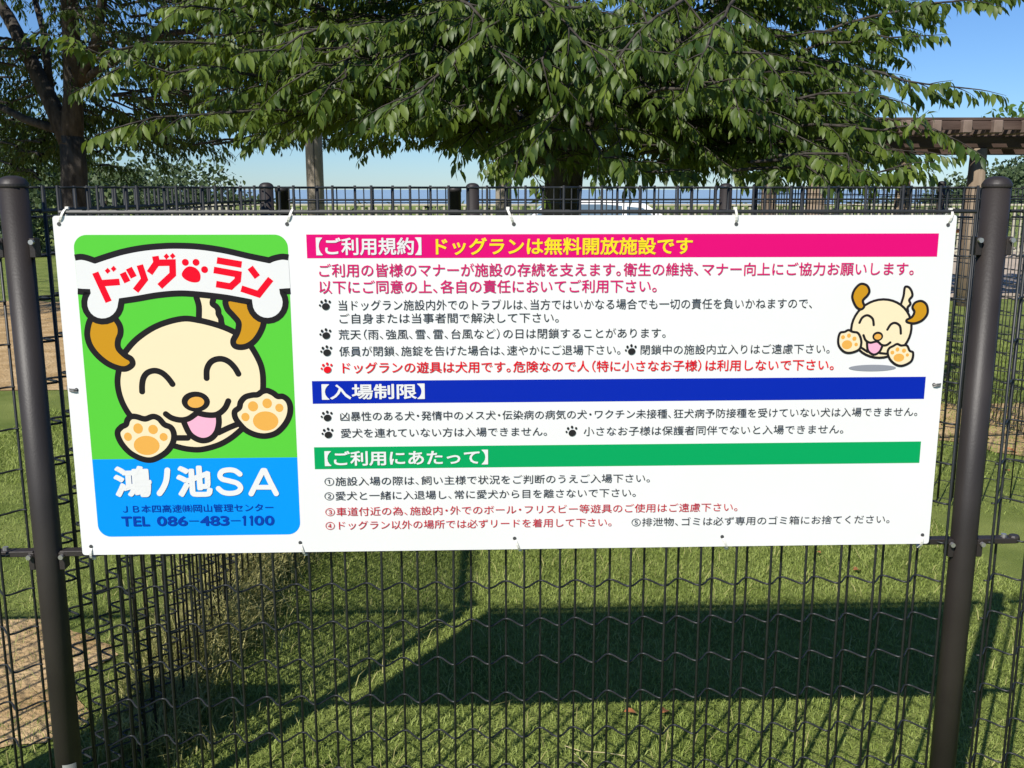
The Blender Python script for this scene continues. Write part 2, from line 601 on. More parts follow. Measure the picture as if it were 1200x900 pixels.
bar([(365.5, 446.2), (1084.2, 441.5), (1082.7, 467.3), (366.8, 473)], M['ink_navy'], 'royal blue heading bar')
bar([(368.3, 524), (1078.9, 517), (1077, 542), (369, 549.8)], M['ink_emerald'], 'emerald green heading bar')

# -- the big puppy
def cA(l): return [(80 + x / 8.571, 270 + y / 8.571) for x, y in l]
def cB(l): return [(210 + x / 8.571, 270 + y / 8.571) for x, y in l]
def cC(l): return [(80 + x / 8.571, 370 + y / 8.571) for x, y in l]
def cD(l): return [(210 + x / 8.571, 370 + y / 8.571) for x, y in l]
def cE(l): return [(120 + x / 8.571, 440 + y / 8.571) for x, y in l]
def cF(l): return [(220 + x / 8.571, 440 + y / 8.571) for x, y in l]
PM_ = [M['ink_outline'], M['ink_cream'], M['ink_ochre'], M['ink_apricot'], M['ink_pink'], M['ink_grey']]
OUT, CRE, OCH, APR, PNK, GRY = range(6)
b = MB()
SWD = 7.1 * U
def shp(pts, fillm, wd=SWD, closed=True, sm=True):
    p = Q(pts)
    if sm: p = smooth(p, closed)
    if fillm is not None: fill(b, p, lift(), fillm)
    if wd: stroke(b, p, wd, lift(), OUT, closed)
def lin(pts, wd=SWD, sm=True):
    p = Q(pts)
    if sm: p = smooth(p)
    stroke(b, p, wd, lift(), OUT)
tl = cB([(175, 670), (200, 760), (200, 880)]); trr = cB([(345, 690), (338, 735), (375, 765), (395, 800), (398, 840), (420, 880)]) + cD([(425, 60), (435, 100)])
fill(b, smooth(Q(tl)) + smooth(Q(trr))[::-1], lift(), CRE)
lin(tl); lin(trr)
head = (cC([(570, 370), (700, 225), (900, 98), (1140, 30)]) + cD([(200, 45), (400, 97), (550, 160), (660, 235), (725, 310), (790, 420), (830, 520), (845, 640), (835, 780), (770, 900)])
        + cF([(640, 440), (530, 550), (420, 638), (300, 700)]) + cE([(1000, 741), (870, 738), (750, 712), (560, 650), (400, 530), (290, 410), (240, 340), (195, 250), (165, 150), (155, 50)]) + cC([(510, 550), (530, 450)]))
shp(head, CRE)
shp(cC([(225, 40), (195, 150), (200, 230), (230, 310), (290, 390), (370, 460), (450, 505), (540, 532), (600, 525), (648, 485), (635, 435), (580, 400), (520, 345), (500, 300), (505, 240), (525, 190), (528, 130), (505, 70), (440, 0), (300, -20)]), OCH)
shp(cB([(480, 690), (482, 780), (540, 850)]) + cD([(595, 60), (598, 120), (580, 180), (545, 250), (560, 300), (620, 315), (690, 300), (760, 250), (820, 160), (852, 60)]) + cB([(850, 780), (650, 690)]), OCH)
lin(cC([(745, 760), (745, 690), (760, 620), (800, 570), (870, 550), (940, 570), (1000, 620), (1050, 685)]))
lin(cD([(278, 625), (280, 540), (310, 475), (360, 440), (430, 432), (500, 460), (560, 520), (597, 582)]))
lin(cE([(700, 625), (860, 625)])); lin(cF([(520, 480), (420, 520), (310, 572)]))
tong = cE([(815, 452), (870, 570), (930, 625), (1010, 652), (1090, 632), (1148, 570), (1172, 480), (1168, 400), (1060, 398), (960, 375)])
fill(b, Q(tong), lift(), PNK)
lin(tong[:8])
lin(cE([(640, 385), (700, 425), (790, 445), (870, 430), (950, 375)]))
lin(cF([(100, 372), (180, 392), (270, 395), (330, 370), (380, 320), (410, 255)]))
fill(b, ell(229.7, 470.4, 16.8, 12.4), lift(), OUT)
fill(b, ell(229.9, 471.2, 9.9, 6.7, .12), lift(), APR)
shp(cE([(290, 412), (345, 412), (430, 434), (510, 410), (570, 430), (625, 490), (690, 520), (720, 580), (715, 660), (670, 740), (600, 800), (500, 845), (400, 835), (290, 780), (210, 700), (165, 620), (158, 560), (195, 515), (240, 490), (255, 445)]), CRE)
shp(cF([(535, 265), (580, 215), (650, 195), (705, 190), (750, 160), (800, 150), (860, 175), (905, 207), (960, 210), (1010, 250), (1032, 320), (1020, 410), (970, 500), (890, 575), (790, 605), (690, 595), (590, 550), (520, 480), (480, 420), (475, 360), (520, 320)]), CRE)
yy = lift()
for fn, big, toes in ((cE, (448, 700, 132, 103), ((362, 530, 49, 55), (512, 540, 49, 50), (260, 613, 40, 45), (618, 615, 41, 43))),
                      (cF, (785, 455, 131, 103), ((658, 308, 52, 54), (800, 278, 49, 52), (922, 323, 42, 44), (582, 415, 42, 45)))):
    for (x, y_, rx, ry) in (big,) + toes:
        p = fn([(x, y_)])[0]
        fill(b, ell(p[0], p[1], rx / 8.571, ry / 8.571), yy, APR)
b.build('puppy_drawing', PM_, sign)['label'] = 'large smiling cream puppy under the bone banner'
# -- the bone banner over it
b = MB()
def arc(cx, cy, r, a0, a1, n=14): return [(cx + r * math.cos(math.radians(a0 + (a1 - a0) * i / n)), cy + r * math.sin(math.radians(a0 + (a1 - a0) * i / n))) for i in range(n + 1)]
t1 = smooth([(88.2, 301.8), (95.2, 300.9), (102.2, 302.1), (111.3, 305.2)]) + smooth([(111.6, 305.2), (126.7, 300.1), (145.3, 294.7), (167.5, 290.5), (190, 288.4), (208.3, 287.9), (233.3, 289), (262.5, 293.3), (291.7, 300), (315.4, 304.9)]) + smooth([(315.8, 304.9), (320, 303), (326.7, 301.3), (332, 300.7), (338.2, 301.5)])
kl = arc(120.8, 355, 21.6, 215, 2); kr = arc(313.8, 354.6, 21.2, 178, -32)
b1 = [(91.5, 341.2), (97, 341.8), (103, 342)] + kl
b2 = smooth([(143, 352.6), (161.7, 349.8), (185, 345.8), (210, 343.7), (233.3, 344.9), (262.5, 348.2), (285.8, 352.3), (292.4, 353.6)])
b3 = kr + [(331.5, 341.6), (335, 341.3), (340.6, 341)]
poly = Q(t1 + b3[::-1] + b2[::-1] + b1[::-1])
fill(b, poly, lift(2), 1)
stroke(b, Q(t1), SWD, lift(), 0, cap='butt')
stroke(b, Q(b1 + b2 + b3), SWD, lift(), 0, cap='butt')
b.build('bone_banner', [M['ink_outline'], M['ink_paper']], sign)['label'] = 'white bone shaped banner with thick black outline'
# -- red lettering on the banner
b = MB()
rw = 7.7 * U
yr = lift(2)
def rs(fn, *ls):
    for l in ls: stroke(b, Q(fn(l)), rw, lift(.3), 0, cap='butt')
rs(cA, [(275, 423), (410, 716)], [(330, 530), (520, 516)], [(550, 425), (598, 518)], [(612, 378), (662, 470)], [(722, 347), (770, 490), (680, 605)],
   [(878, 258), (892, 325), (820, 428)], [(885, 325), (1050, 322), (1053, 440), (922, 562)])
for x, y_ in ((400, 405), (460, 385), (990, 261), (1052, 256)):
    p = cA([(x, y_)])[0]
    fill(b, Q([(p[0], p[1] - 3.6), (p[0] + 3.4, p[1] + .2), (p[0] - .2, p[1] + 3.6), (p[0] - 3.4, p[1] - .2)]), lift(.3), 0)
rs(cB, [(382, 300), (630, 343)], [(350, 396), (596, 440), (590, 500), (520, 563), (374, 538)], [(715, 372), (788, 468)], [(626, 583), (800, 640), (922, 486)])
fill(b, smooth(Q(cB([(115, 360), (165, 375), (205, 415), (218, 465), (205, 510), (160, 522), (100, 510), (50, 480), (28, 440), (50, 395), (80, 368)])), True), lift(.3), 0)
for x, y_ in ((65, 320), (172, 320), (258, 393)):
    p = cB([(x, y_)])[0]
    fill(b, ell(p[0], p[1], 4, 4), lift(.3), 0)
b.build('lettering', M['ink_red'], sign)['label'] = 'red katakana on the bone banner'
# -- the small puppy at the right
b = MB()
def cG(l): return [(970 + x / 7.5, 320 + y / 7.5) for x, y in l]
W3 = 3.0 * U
def hs(pts, fm, closed=True): shp(cG(pts), fm, W3, closed)
fill(b, ell(970 + 388 / 7.5, 320 + 832 / 7.5, 220 / 7.5, 30 / 7.5), lift(), GRY)
tl2 = [(640, 270), (662, 200), (672, 130), (690, 118), (715, 130), (735, 165), (738, 200), (712, 235), (722, 270), (698, 300), (702, 335)]
fill(b, smooth(Q(cG(tl2))), lift(), CRE); lin(cG(tl2), W3)
fill(b, ell(970 + 467 / 7.5, 320 + 488 / 7.5, 278 / 7.5, 268 / 7.5), lift(), CRE)
stroke(b, ell(970 + 467 / 7.5, 320 + 488 / 7.5, 278 / 7.5, 268 / 7.5, n=40), W3, lift(), OUT, True)
hs([(212, 200), (235, 140), (285, 95), (340, 108), (362, 155), (345, 195), (305, 240), (317, 290), (290, 318), (250, 300), (222, 250)], OCH)
hs([(740, 300), (765, 258), (820, 245), (865, 280), (872, 350), (830, 410), (760, 440), (697, 432), (690, 410), (735, 385), (757, 340)], OCH)
lin(cG([(275, 435), (300, 390), (345, 370), (390, 400), (400, 455)]), W3); lin(cG([(520, 495), (550, 450), (590, 437), (630, 465), (638, 530)]), W3)
lin(cG([(285, 650), (345, 690)]), W3); lin(cG([(455, 702), (535, 710)]), W3)
tg = [(340, 605), (350, 680), (400, 715), (450, 690), (478, 632), (430, 606)]
fill(b, Q(cG(tg)), lift(), PNK); lin(cG(tg[:5]), W3)
lin(cG([(310, 545), (330, 590), (370, 610), (430, 600), (470, 630), (510, 632), (545, 608)]), W3)
fill(b, ell(970 + 435 / 7.5, 320 + 555 / 7.5, 50 / 7.5, 44 / 7.5), lift(), OUT); fill(b, ell(970 + 436 / 7.5, 320 + 558 / 7.5, 33 / 7.5, 26 / 7.5), lift(), APR)
hs([(178, 500), (215, 515), (260, 525), (285, 570), (290, 620), (270, 670), (200, 698), (140, 690), (95, 640), (88, 580), (105, 525), (145, 515)], CRE)
hs([(570, 640), (605, 622), (640, 635), (690, 635), (715, 680), (745, 700), (730, 770), (660, 810), (600, 805), (545, 760), (522, 700), (535, 660)], CRE)
yy = lift()
for x, y_, rx, ry in ((165, 628, 48, 42), (130, 562, 18, 19), (182, 548, 18, 20), (230, 575, 19, 20), (245, 626, 16, 17), (620, 742, 50, 38), (563, 697, 18, 18), (608, 670, 18, 20), (665, 680, 19, 20), (695, 718, 15, 16)):
    fill(b, ell(970 + x / 7.5, 320 + y_ / 7.5, rx / 7.5, ry / 7.5), yy, APR)
b.build('puppy_drawing', PM_, sign)['label'] = 'small jumping cream puppy at the right of the rules'

# -- lettering
_tc = bpy.data.curves.new('glyph_source', 'FONT')
_to = bpy.data.objects.new('glyph_source', _tc)
COL.objects.link(_to)
_cache = {}
def glyph(ch, off):
    """fill of one glyph and, for bold lettering, a rounded rim of half width off along its outline"""
    k = (ch, round(off, 4))
    if k in _cache: return _cache[k]
    _tc.body = ch; _tc.size = 1; _tc.offset = 0; _tc.resolution_u = 3; _tc.fill_mode = 'FRONT'
    dg = bpy.context.evaluated_depsgraph_get()
    dg.update()
    me = bpy.data.meshes.new_from_object(_to.evaluated_get(dg))
    V = [tuple(v.co[:2]) for v in me.vertices]
    Fo = []
    for p in me.polygons:
        f = tuple(p.vertices)
        a = sum(V[f[i]][0] * V[f[(i + 1) % len(f)]][1] - V[f[(i + 1) % len(f)]][0] * V[f[i]][1] for i in range(len(f)))
        Fo.append(f if a > 0 else f[::-1])
    bpy.data.meshes.remove(me)
    dep = [0.0] * len(V)
    if off > 0:
        ed = set()
        for f in Fo:
            for i in range(len(f)): ed.add((f[i], f[(i + 1) % len(f)]))
        key = lambda i: (round(V[i][0], 5), round(V[i][1], 5))
        und = {}
        for (i, j) in ed:
            kk = tuple(sorted((key(i), key(j))))
            und[kk] = und.get(kk, 0) + 1
        segs = [(Vector(a_), Vector(b_)) for (a_, b_), c in und.items() if c == 1 and a_ != b_]
        lev = 0
        for p0, p1 in segs:
            d = (p1 - p0).normalized()
            n = Vector((-d.y, d.x)) * off
            a0 = math.atan2(n.y, n.x)
            lev += 1
            base = len(V)
            ring = [p0 + off * Vector((math.cos(a0 + PI * i / 4), math.sin(a0 + PI * i / 4))) for i in range(5)] + [p1 + off * Vector((math.cos(a0 + PI + PI * i / 4), math.sin(a0 + PI + PI * i / 4))) for i in range(5)]
            V += [tuple(r_) for r_ in ring]
            dep += [-(lev + 1) * 2.5e-6] * 10
            Fo.append(tuple(range(base, base + 10)))
    _cache[k] = (V, Fo, dep)
    return _cache[k]
HALF_L = set('、。）】)')
HALF_R = set('（【(')
def put(b, ch, x0, x1, z0, z1, off, y):
    """squeeze the ink of one glyph into a box"""
    V, Fc, dp = glyph(ch, off)
    xs = [v[0] for v in V]; zs = [v[1] for v in V]
    ax, bx, az, bz = min(xs), max(xs), min(zs), max(zs)
    b.add([(x0 + (vx - ax) / (bx - ax) * (x1 - x0), y + dy, z0 + (vz - az) / max(bz - az, 1e-6) * (z1 - z0)) for (vx, vz), dy in zip(V, dp)], Fc)
def line(txt, px0, px1, pyl, pyr, hpx, m, off=.0, lab=None, latin=False, kerns=None):
    """pyl / pyr: pixel height of the ink centre at the two ends, hpx: ink height of a kanji"""
    b = MB()
    a, c = q(px0, pyl), q(px1, pyr)
    zc = (a[1] + c[1]) / 2
    size = hpx * U / .90
    adv = []
    for ch in txt:
        if ch in HALF_L or ch in HALF_R: adv.append(.54)
        elif ch == '・': adv.append(.56)
        elif ch == ' ': adv.append(.5)
        elif ord(ch) < 128: adv.append(None)
        else: adv.append(1.0)
    for i, ch in enumerate(txt):
        if adv[i] is None:
            V = glyph(ch, 0)[0]
            adv[i] = max(v[0] for v in V) + .09
    sx = (c[0] - a[0]) / (sum(adv) - .04)
    x = a[0] - .02 * sx
    y = lift(.6)
    for ch, ad in zip(txt, adv):
        if ch != ' ':
            V, Fc, dp = glyph(ch, off)
            sh = 0
            if ch in HALF_R: sh = -.46
            if ch == '・': sh = -.22
            b.add([(x + (vx + sh) * sx, y + dy, zc + (vz - (.38 if ord(ch) > 127 else .36)) * size) for (vx, vz), dy in zip(V, dp)], Fc)
        x += ad * sx
    o = b.build('lettering', m, sign)
    if lab: o['label'] = lab
    return o
WT, YL, RO, TX, TR_, WN = (M['ink_' + k] for k in ('paper', 'yellow', 'rose', 'text', 'textred', 'warn'))
line('【ご利用規約】', 367, 497.5, 288.6, 288.6, 19, WT, .022, 'white title on the magenta bar')
line('ドッグランは無料開放施設です', 505, 812, 288.6, 288.2, 19, YL, .022, 'yellow title on the magenta bar')
line('ご利用の皆様のマナーが施設の存続を支えます。衛生の維持、マナー向上にご協力お願いします。', 372, 1073, 316.6, 314.8, 15.0, RO, .010, 'rose pink text')
line('以下にご同意の上、各自の責任においてご利用下さい。', 373, 772, 336, 335.2, 15.0, RO, .010, 'rose pink text')
line('当ドッグラン施設内外でのトラブルは、当方ではいかなる場合でも一切の責任を負いかねますので、', 395.5, 953.5, 357.2, 355.6, 12.2, TX, 0)
line('ご自身または当事者間で解決して下さい。', 396, 657, 372.8, 372.2, 11.8, TX, 0)
line('荒天（雨、強風、雪、雷、台風など）の日は閉鎖することがあります。', 396.5, 782, 391.4, 390.2, 11.8, TX, 0)
line('係員が閉鎖、施錠を告げた場合は、速やかにご退場下さい。', 397.5, 729, 411, 410, 11.8, TX, 0)
line('閉鎖中の施設内立入りはご遠慮下さい。', 749.5, 974, 409.4, 408.4, 11.6, TX, 0)
line('ドッグランの遊具は犬用です。危険なので人（特に小さなお子様）は利用しないで下さい。', 397.5, 979, 430.4, 427.4, 13.2, WN, .012, 'bright red warning text')
line('【入場制限】', 373, 502, 459, 458.2, 17.6, WT, .022, 'white title on the blue bar')
line('凶暴性のある犬・発情中のメス犬・伝染病の病気の犬・ワクチン未接種、狂犬病予防接種を受けていない犬は入場できません。', 398, 1076.5, 487, 482.4, 11.2, TX, 0)
line('愛犬を連れていない方は入場できません。', 399, 643, 506.8, 505.4, 11.2, TX, 0)
line('小さなお子様は保護者同伴でないと入場できません。', 683.5, 990, 504.8, 502.6, 11.2, TX, 0)
line('【ご利用にあたって】', 377, 575.5, 536.8, 535.4, 17.4, WT, .022, 'white title on the green bar')
line('①施設入場の際は、飼い主様で状況をご判断のうえご入場下さい。', 379.5, 763.5, 563, 560.4, 11.0, TX, 0)
line('②愛犬と一緒に入退場し、常に愛犬から目を離さないで下さい。', 379.5, 747, 580.2, 577.2, 11.0, TX, 0)
line('③車道付近の為、施設内・外でのボール・フリスビー等遊具のご使用はご遠慮下さい。', 380.5, 866, 598.2, 594.6, 11.0, TR_, 0, 'thin red text')
line('④ドッグラン以外の場所では必ずリードを着用して下さい。', 380.8, 718.5, 614.6, 612, 11.0, TR_, 0, 'thin red text')
line('⑤排泄物、ゴミは必ず専用のゴミ箱にお捨てください。', 739, 1044, 610.6, 608.4, 10.8, TX, 0)
# place name, company and telephone number on the blue panel
b = MB(); y = lift()
def pb(ch, x0, x1, y0, y1, off):
    a = q(x0, y1); c = q(x1, y0)
    put(b, ch, a[0], c[0], a[1], c[1], off, y)
pb('鴻', 135.6, 176.8, 545.4, 582.4, .042); pb('池', 208.6, 248, 545, 582, .045)
def cH(l): return [(100 + x / 4.615, 530 + y / 4.615) for x, y in l]
for wd, pl in ((7.0, [(446, 95), (440, 150), (424, 190), (404, 220)]), (6.4, [(838, 116), (812, 98), (778, 93), (742, 101), (730, 124), (744, 143), (782, 153), (824, 166), (842, 190), (826, 212), (786, 220), (748, 214), (722, 194)]),
               (6.6, [(899, 222), (930, 160), (962, 97)]), (6.6, [(962, 97), (972, 97)]), (6.6, [(972, 97), (1002, 160), (1034, 221)]), (6.0, [(928, 187), (1008, 187)])):
    pp = Q(cH(pl))
    stroke(b, smooth(pp) if len(pp) > 3 else pp, wd * U, lift(), 0)
b.build('lettering', WT, sign)['label'] = 'large rounded white place name'
line('ＪＢ本四高速㈱岡山管理センター', 141.5, 321.5, 595.8, 594.2, 9.8, M['ink_deepblue'], 0, 'small thin blue company name')
b = MB(); y = lift()
x = 143.5
tel = [('T', 143.4, 154.6), ('E', 157.2, 165.4), ('L', 167.6, 175.2), ('0', 184.8, 195.4), ('8', 197.0, 207.6), ('6', 209.2, 219.8), ('4', 235.2, 246.0), ('8', 247.0, 257.6), ('3', 258.8, 268.6), ('0', 298.6, 309.2), ('0', 310.8, 321.4)]
for i, (ch, x0, x1) in enumerate(tel):
    k = (x0 - 143) / 180
    pb(ch, x0, x1, 604.6 - k * 1.2, 616.2 - k * 1.2, .022)
for x0 in (287.0, 295.2):
    k = (x0 - 143) / 180 * 1.2
    stroke(b, Q([(x0, 604.6 - k), (x0, 616.2 - k)]), 2.3 * U, lift(.5), cap='butt')
    stroke(b, Q([(x0 - .3, 605.4 - k), (x0 - 2.6, 607.2 - k)]), 1.7 * U, lift(.5), cap='butt')
for x0, x1 in ((222, 233), (271, 282)):
    k = (x0 - 143) / 180
    stroke(b, Q([(x0, 610.4 - k * 1.2), (x1, 610.3 - k * 1.2)]), .9 * U, y)
b.build('lettering', M['ink_deepblue'], sign)['label'] = 'bold dark blue telephone number'
bpy.data.objects.remove(_to)
# bullet paws
def paw(px, py, m, r=1.0, lab=None):
    b = MB(); y = lift(.5)
    fill(b, ell(px + .9, py + 1.9, 4.6 * r, 4.0 * r, .35), y)
    for dx, dy, rx, ry in ((-5.9, .6, 1.15, 1.35), (-4.0, -3.4, 1.45, 1.75), (.6, -5.0, 1.45, 1.8), (5.4, -3.6, 1.35, 1.6)):
        fill(b, ell(px + dx * r, py + dy * r, rx * r, ry * r), y)
    o = b.build('paw_mark', m, sign)
    if lab: o['label'] = lab
for px, py in ((381, 357), (381.5, 391), (382.5, 411), (739, 409.6), (383, 487.3), (384, 507.2), (669.5, 505)):
    paw(px, py, M['ink_black'])
paw(383, 431, M['ink_warn'], lab='red paw mark')

# unseen board added out of frame to cast the lower left grass shadow
shadow_board = thing('notice_board', 'small plain white board tied low to the fence panel left of the left post', 'sign', FP(-1.36, 0, .61), rot=(0, 0, YAW))
b = MB(); b.box((0, 0, 0), (.40, .004, .60)); b.build('board', M['white'], shadow_board)
b = MB()
for sx in (-1, 1):
    for sz in (-1, 1): b.tube([(sx * .185, -.004, sz * .28), (sx * .185, .014, sz * .28)], .004, 8)
b.build('fixings', M['steel'], shadow_board)['kind'] = 'stuff'

# ------------------------------------------------------------------ ties that hold the sign
def tie(px, py, kind, label):
    s, z = fence_s(px, py, 0)
    c = FP(s, 0, z)
    t = thing('cable_tie', label, 'cable tie', c, 'ties round the edge of the sign', rot=(0, 0, YAW))
    b = MB()
    if kind in ('top', 'bottom'):
        sg = 1 if kind == 'top' else -1
        tw = random.uniform(-.45, .45) if kind == 'top' else random.uniform(-.6, .1)
        zc = .0140 * sg
        pts = []
        for i in range(17):
            a = 2 * PI * i / 16
            zz = .0150 * math.sin(a)
            pts.append((tw * (zz + zc), -.0048 + .013 * (1 - math.cos(a)), zz + zc))
        wdt = .0046
        vs, fs = [], []
        for i, (x, y_, z_) in enumerate(pts):
            a = 2 * PI * i / 16
            nx = Vector((0, -math.cos(a), math.sin(a))) * .0009
            for dx in (-wdt / 2, wdt / 2):
                for k in (-1, 1):
                    vs.append((x + dx, y_ + nx.y * k, z_ + nx.z * k))
        for i in range(16):
            o4, n4 = i * 4, (i + 1) * 4
            fs += [(o4, o4 + 1, n4 + 1, n4), (o4 + 2, n4 + 2, n4 + 3, o4 + 3), (o4, n4, n4 + 2, o4 + 2), (o4 + 1, o4 + 3, n4 + 3, n4 + 1)]
        b.add(vs, fs)
        b.build('strap', M['tie'], t)
        h = MB(); h.box((tw * zc * 2 + .001, .012, zc + .0165 * sg), (.0072, .0068, .0058)); h.build('head', M['tie'], t)
    else:
        sg = -1 if kind == 'left' else 1
        pts = [(-.002 * sg, .004, 0), (-.001 * sg, -.004, .0005), (.004 * sg, -.0055, .0015), (.012 * sg, -.004, .002), (.018 * sg, .004, .002), (.024 * sg, .012, .004)]
        b.tube(pts, .0016, 6)
        b.tube([(p[0], p[1], p[2] - .004) for p in pts], .0014, 6)
        b.build('strap', M['tiewire'], t)
    ho = MB(); ho.lathe((0, 0, 0), [(.0038, -.0004), (.0038, .0004)], 14)
    o = ho.build('eyelet', M['hole'], t)
    o.rotation_euler = (PI / 2, 0, 0); o.location = (0, -.0021, 0)
for px, py, lab in ((69.5, 262.5, 'white cable tie at the top left corner of the sign'), (336.5, 262.5, 'white cable tie over the sign top above the green panel corner'),
                    (602, 262.5, 'white cable tie over the middle of the sign top'), (862.5, 262.5, 'white cable tie over the sign top right of the yellow title'), (1110.5, 263.5, 'white looped cable tie at the top right corner of the sign')):
    tie(px, py, 'top', lab)
for px, py, lab in ((107, 640, 'white cable tie at the bottom left corner of the sign'), (352, 635.5, 'cable tie under the blue panel corner at the sign bottom'), (603, 630.5, 'cable tie at the middle of the sign bottom edge'),
                    (846, 628.5, 'cable tie at the sign bottom under the fifth rule'), (1080.5, 626.5, 'white cable tie at the bottom right corner of the sign')):
    tie(px, py, 'bottom', lab)
tie(90, 456.5, 'left', 'thin grey wire tie on the left edge of the sign')
tie(1094, 450.5, 'right', 'thin grey wire tie on the right edge beside the blue bar')

# ------------------------------------------------------------------ trees
M['bark'] = mat('bark', (.026, .022, .018), .9, .2, (.072, .062, .052), 14, .9, 22, stretch=(1, 1, .35))
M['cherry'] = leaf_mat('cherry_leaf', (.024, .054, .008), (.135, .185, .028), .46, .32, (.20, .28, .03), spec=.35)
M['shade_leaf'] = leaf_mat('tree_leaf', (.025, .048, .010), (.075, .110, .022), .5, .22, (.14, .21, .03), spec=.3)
M['far_leaf'] = leaf_mat('far_leaf', (.035, .065, .022), (.085, .120, .040), .6, .2)
def unit(v): return v / max(np.linalg.norm(v), 1e-9)
class Crown:
    def __init__(s, under=None): s.P, s.A, s.N, s.L = [], [], [], []; s.b = MB(); s.T = []; s.under = under or (lambda p: True)
    def twig(s, p, d, ln, sp=.03, lf=.1, sag=.35, wood=True):
        if not s.under(np.asarray(p, float) - np.array([0, 0, .04])): return
        d = unit(d)
        n = max(4, int(ln / .09))
        pts = []
        pos = np.array(p, float)
        dr = d.copy()
        for i in range(n + 1):
            pts.append(pos.copy())
            pos = pos + dr * (ln / n)
            dr = unit(dr + np.array([0, 0, -sag * .35 * ln / n / .1]) + rng.normal(0, .07, 3))
        if wood: s.b.tube([tuple(x) for x in pts], [.0045 * (1 - .75 * i / n) for i in range(n + 1)], 4, caps=False)
        pts = np.array(pts)
        k = int(ln / sp)
        tn = rng.normal(.42, .20)
        for j in range(k):
            t = (j + .5) / k * n
            i = min(int(t), n - 1)
            p_ = pts[i] + (pts[i + 1] - pts[i]) * (t - i)
            dd = unit(pts[i + 1] - pts[i])
            side = unit(np.cross(dd, [0, 0, 1.0])) * (1 if j % 2 else -1)
            ax = dd * rng.uniform(.3, .9) + side * rng.uniform(.35, .95) + np.array([0, 0, -rng.uniform(.25, 1.15)]) + rng.normal(0, .16, 3)
            s.P.append(p_ + side * .008 + np.array([0, 0, -.006])); s.A.append(ax)
            s.N.append(side * .5 + np.array([0, 0, 1.0]) + dd * .35 + rng.normal(0, .35, 3))
            s.L.append(lf * rng.uniform(.6, 1.2) * (1 - .25 * (t / n) ** 3)); s.T.append(tn)
    def bough(s, p0, p1, lf=.1, gap=.12, tw=(.25, .5), r0=.018, droop=.12, start=.25, sp=.03, arch=.15):
        p0 = np.array(p0, float); p1 = np.array(p1, float)
        if not s.under(p1 - np.array([0, 0, .10])): return
        ln = np.linalg.norm(p1 - p0)
        n = max(5, int(ln / .2))
        pts = []
        wob = rng.normal(0, .05, (n + 1, 3)) * np.linspace(0, 1, n + 1)[:, None]
        for i in range(n + 1):
            t = i / n
            p = p0 + (p1 - p0) * t + np.array([0, 0, arch * ln * (t - t * t) * 1.6]) + wob[i] * (0 if i == n else 1)
            pts.append(p)
        s.b.tube([tuple(x) for x in pts], [r0 * (1 - .8 * i / n) + .003 for i in range(n + 1)], 5, caps=False)
        pts = np.array(pts)
        k = int(ln / gap)
        for j in range(k + 1):
            t = start + (1 - start) * (j / max(k, 1))
            u = t * n
            i = min(int(u), n - 1)
            p_ = pts[i] + (pts[i + 1] - pts[i]) * (u - i)
            d = unit(pts[i + 1] - pts[i])
            sd = unit(np.cross(d, [0, 0, 1.0])) * (1 if j % 2 else -1)
            dd = d * rng.uniform(.5, 1.0) + sd * rng.uniform(.3, .9) + np.array([0, 0, rng.uniform(-.25, .25)])
            if j == k: dd = d
            s.twig(p_, dd, rng.uniform(*tw) * (1 - .25 * t), lf=lf, sp=sp)
    def finish(s, root, lm, wd=.188, curve=.32):
        o = s.b.build('branches', M['bark'], root, smooth=True)
        keepm = [i for i, p in enumerate(s.P) if s.under(p)]
        for k_ in 'PANL': setattr(s, k_, [getattr(s, k_)[i] for i in keepm])
        P = np.array(s.P); A = np.array(s.A); N = np.array(s.N); L = np.array(s.L)
        W = L * wd * rng.uniform(.85, 1.2, len(L))
        T = np.array([s.T[i] for i in keepm])
        tone = np.clip(T + rng.normal(0, .20, len(L)), 0, 1)
        c = leaves_mesh('crown', P, A, N, L, W, lm, root, tone, curve=curve)
        off = Vector(root.location)
        o.location = -off; c.location = -off
        return len(P)
def trunk(root, segs, n=12):
    b = MB()
    for pts, rs in segs:
        b.tube(pts, rs, n)
    o = b.build('trunk', M['bark'], root, smooth=True)
    o.location = -Vector(root.location)

# the cherry behind the sign
TX0, TY0 = at(655, 230, 8.6).x, 8.6
cherry = thing('cherry_tree', 'broad leafy cherry tree with drooping leaves spreading behind the sign', 'tree', (TX0, TY0, 0))
forks = [(-1.9, 8.3, 3.1), (2.0, 8.3, 3.2), (-1.4, 10.2, 3.4), (1.8, 10.2, 3.4), (.3, 8.6, 4.4)]
segs = [([(TX0 - .05, TY0, -.1), (TX0 - .03, TY0, .5), (TX0 + .02, TY0, 1.2), (TX0 + .05, TY0, 1.75), (TX0 + .05, TY0, 2.2)], [.21, .175, .16, .165, .14])]
for fx, fy, fz in forks:
    s0 = Vector((TX0 + .04, TY0, 1.65)); e0 = Vector((fx, fy, fz))
    mid = s0.lerp(e0, .5) + Vector((0, 0, .12))
    segs.append(([s0, mid, e0], [.095, .065, .035]))
trunk(cherry, segs)
def cherry_under(p):            # the skirt of the crown hangs higher on its open left side
    x, y, z = p
    if x < -.35: return z > 1.63 + .17 * math.exp(-((x / y + .205) / .035) ** 2) + .048 * (y - 6) + .07 * math.sin(x * 5.1) + .04 * math.sin(x * 13 + y * 3)
    return z > 1.44
C = Crown(cherry_under)
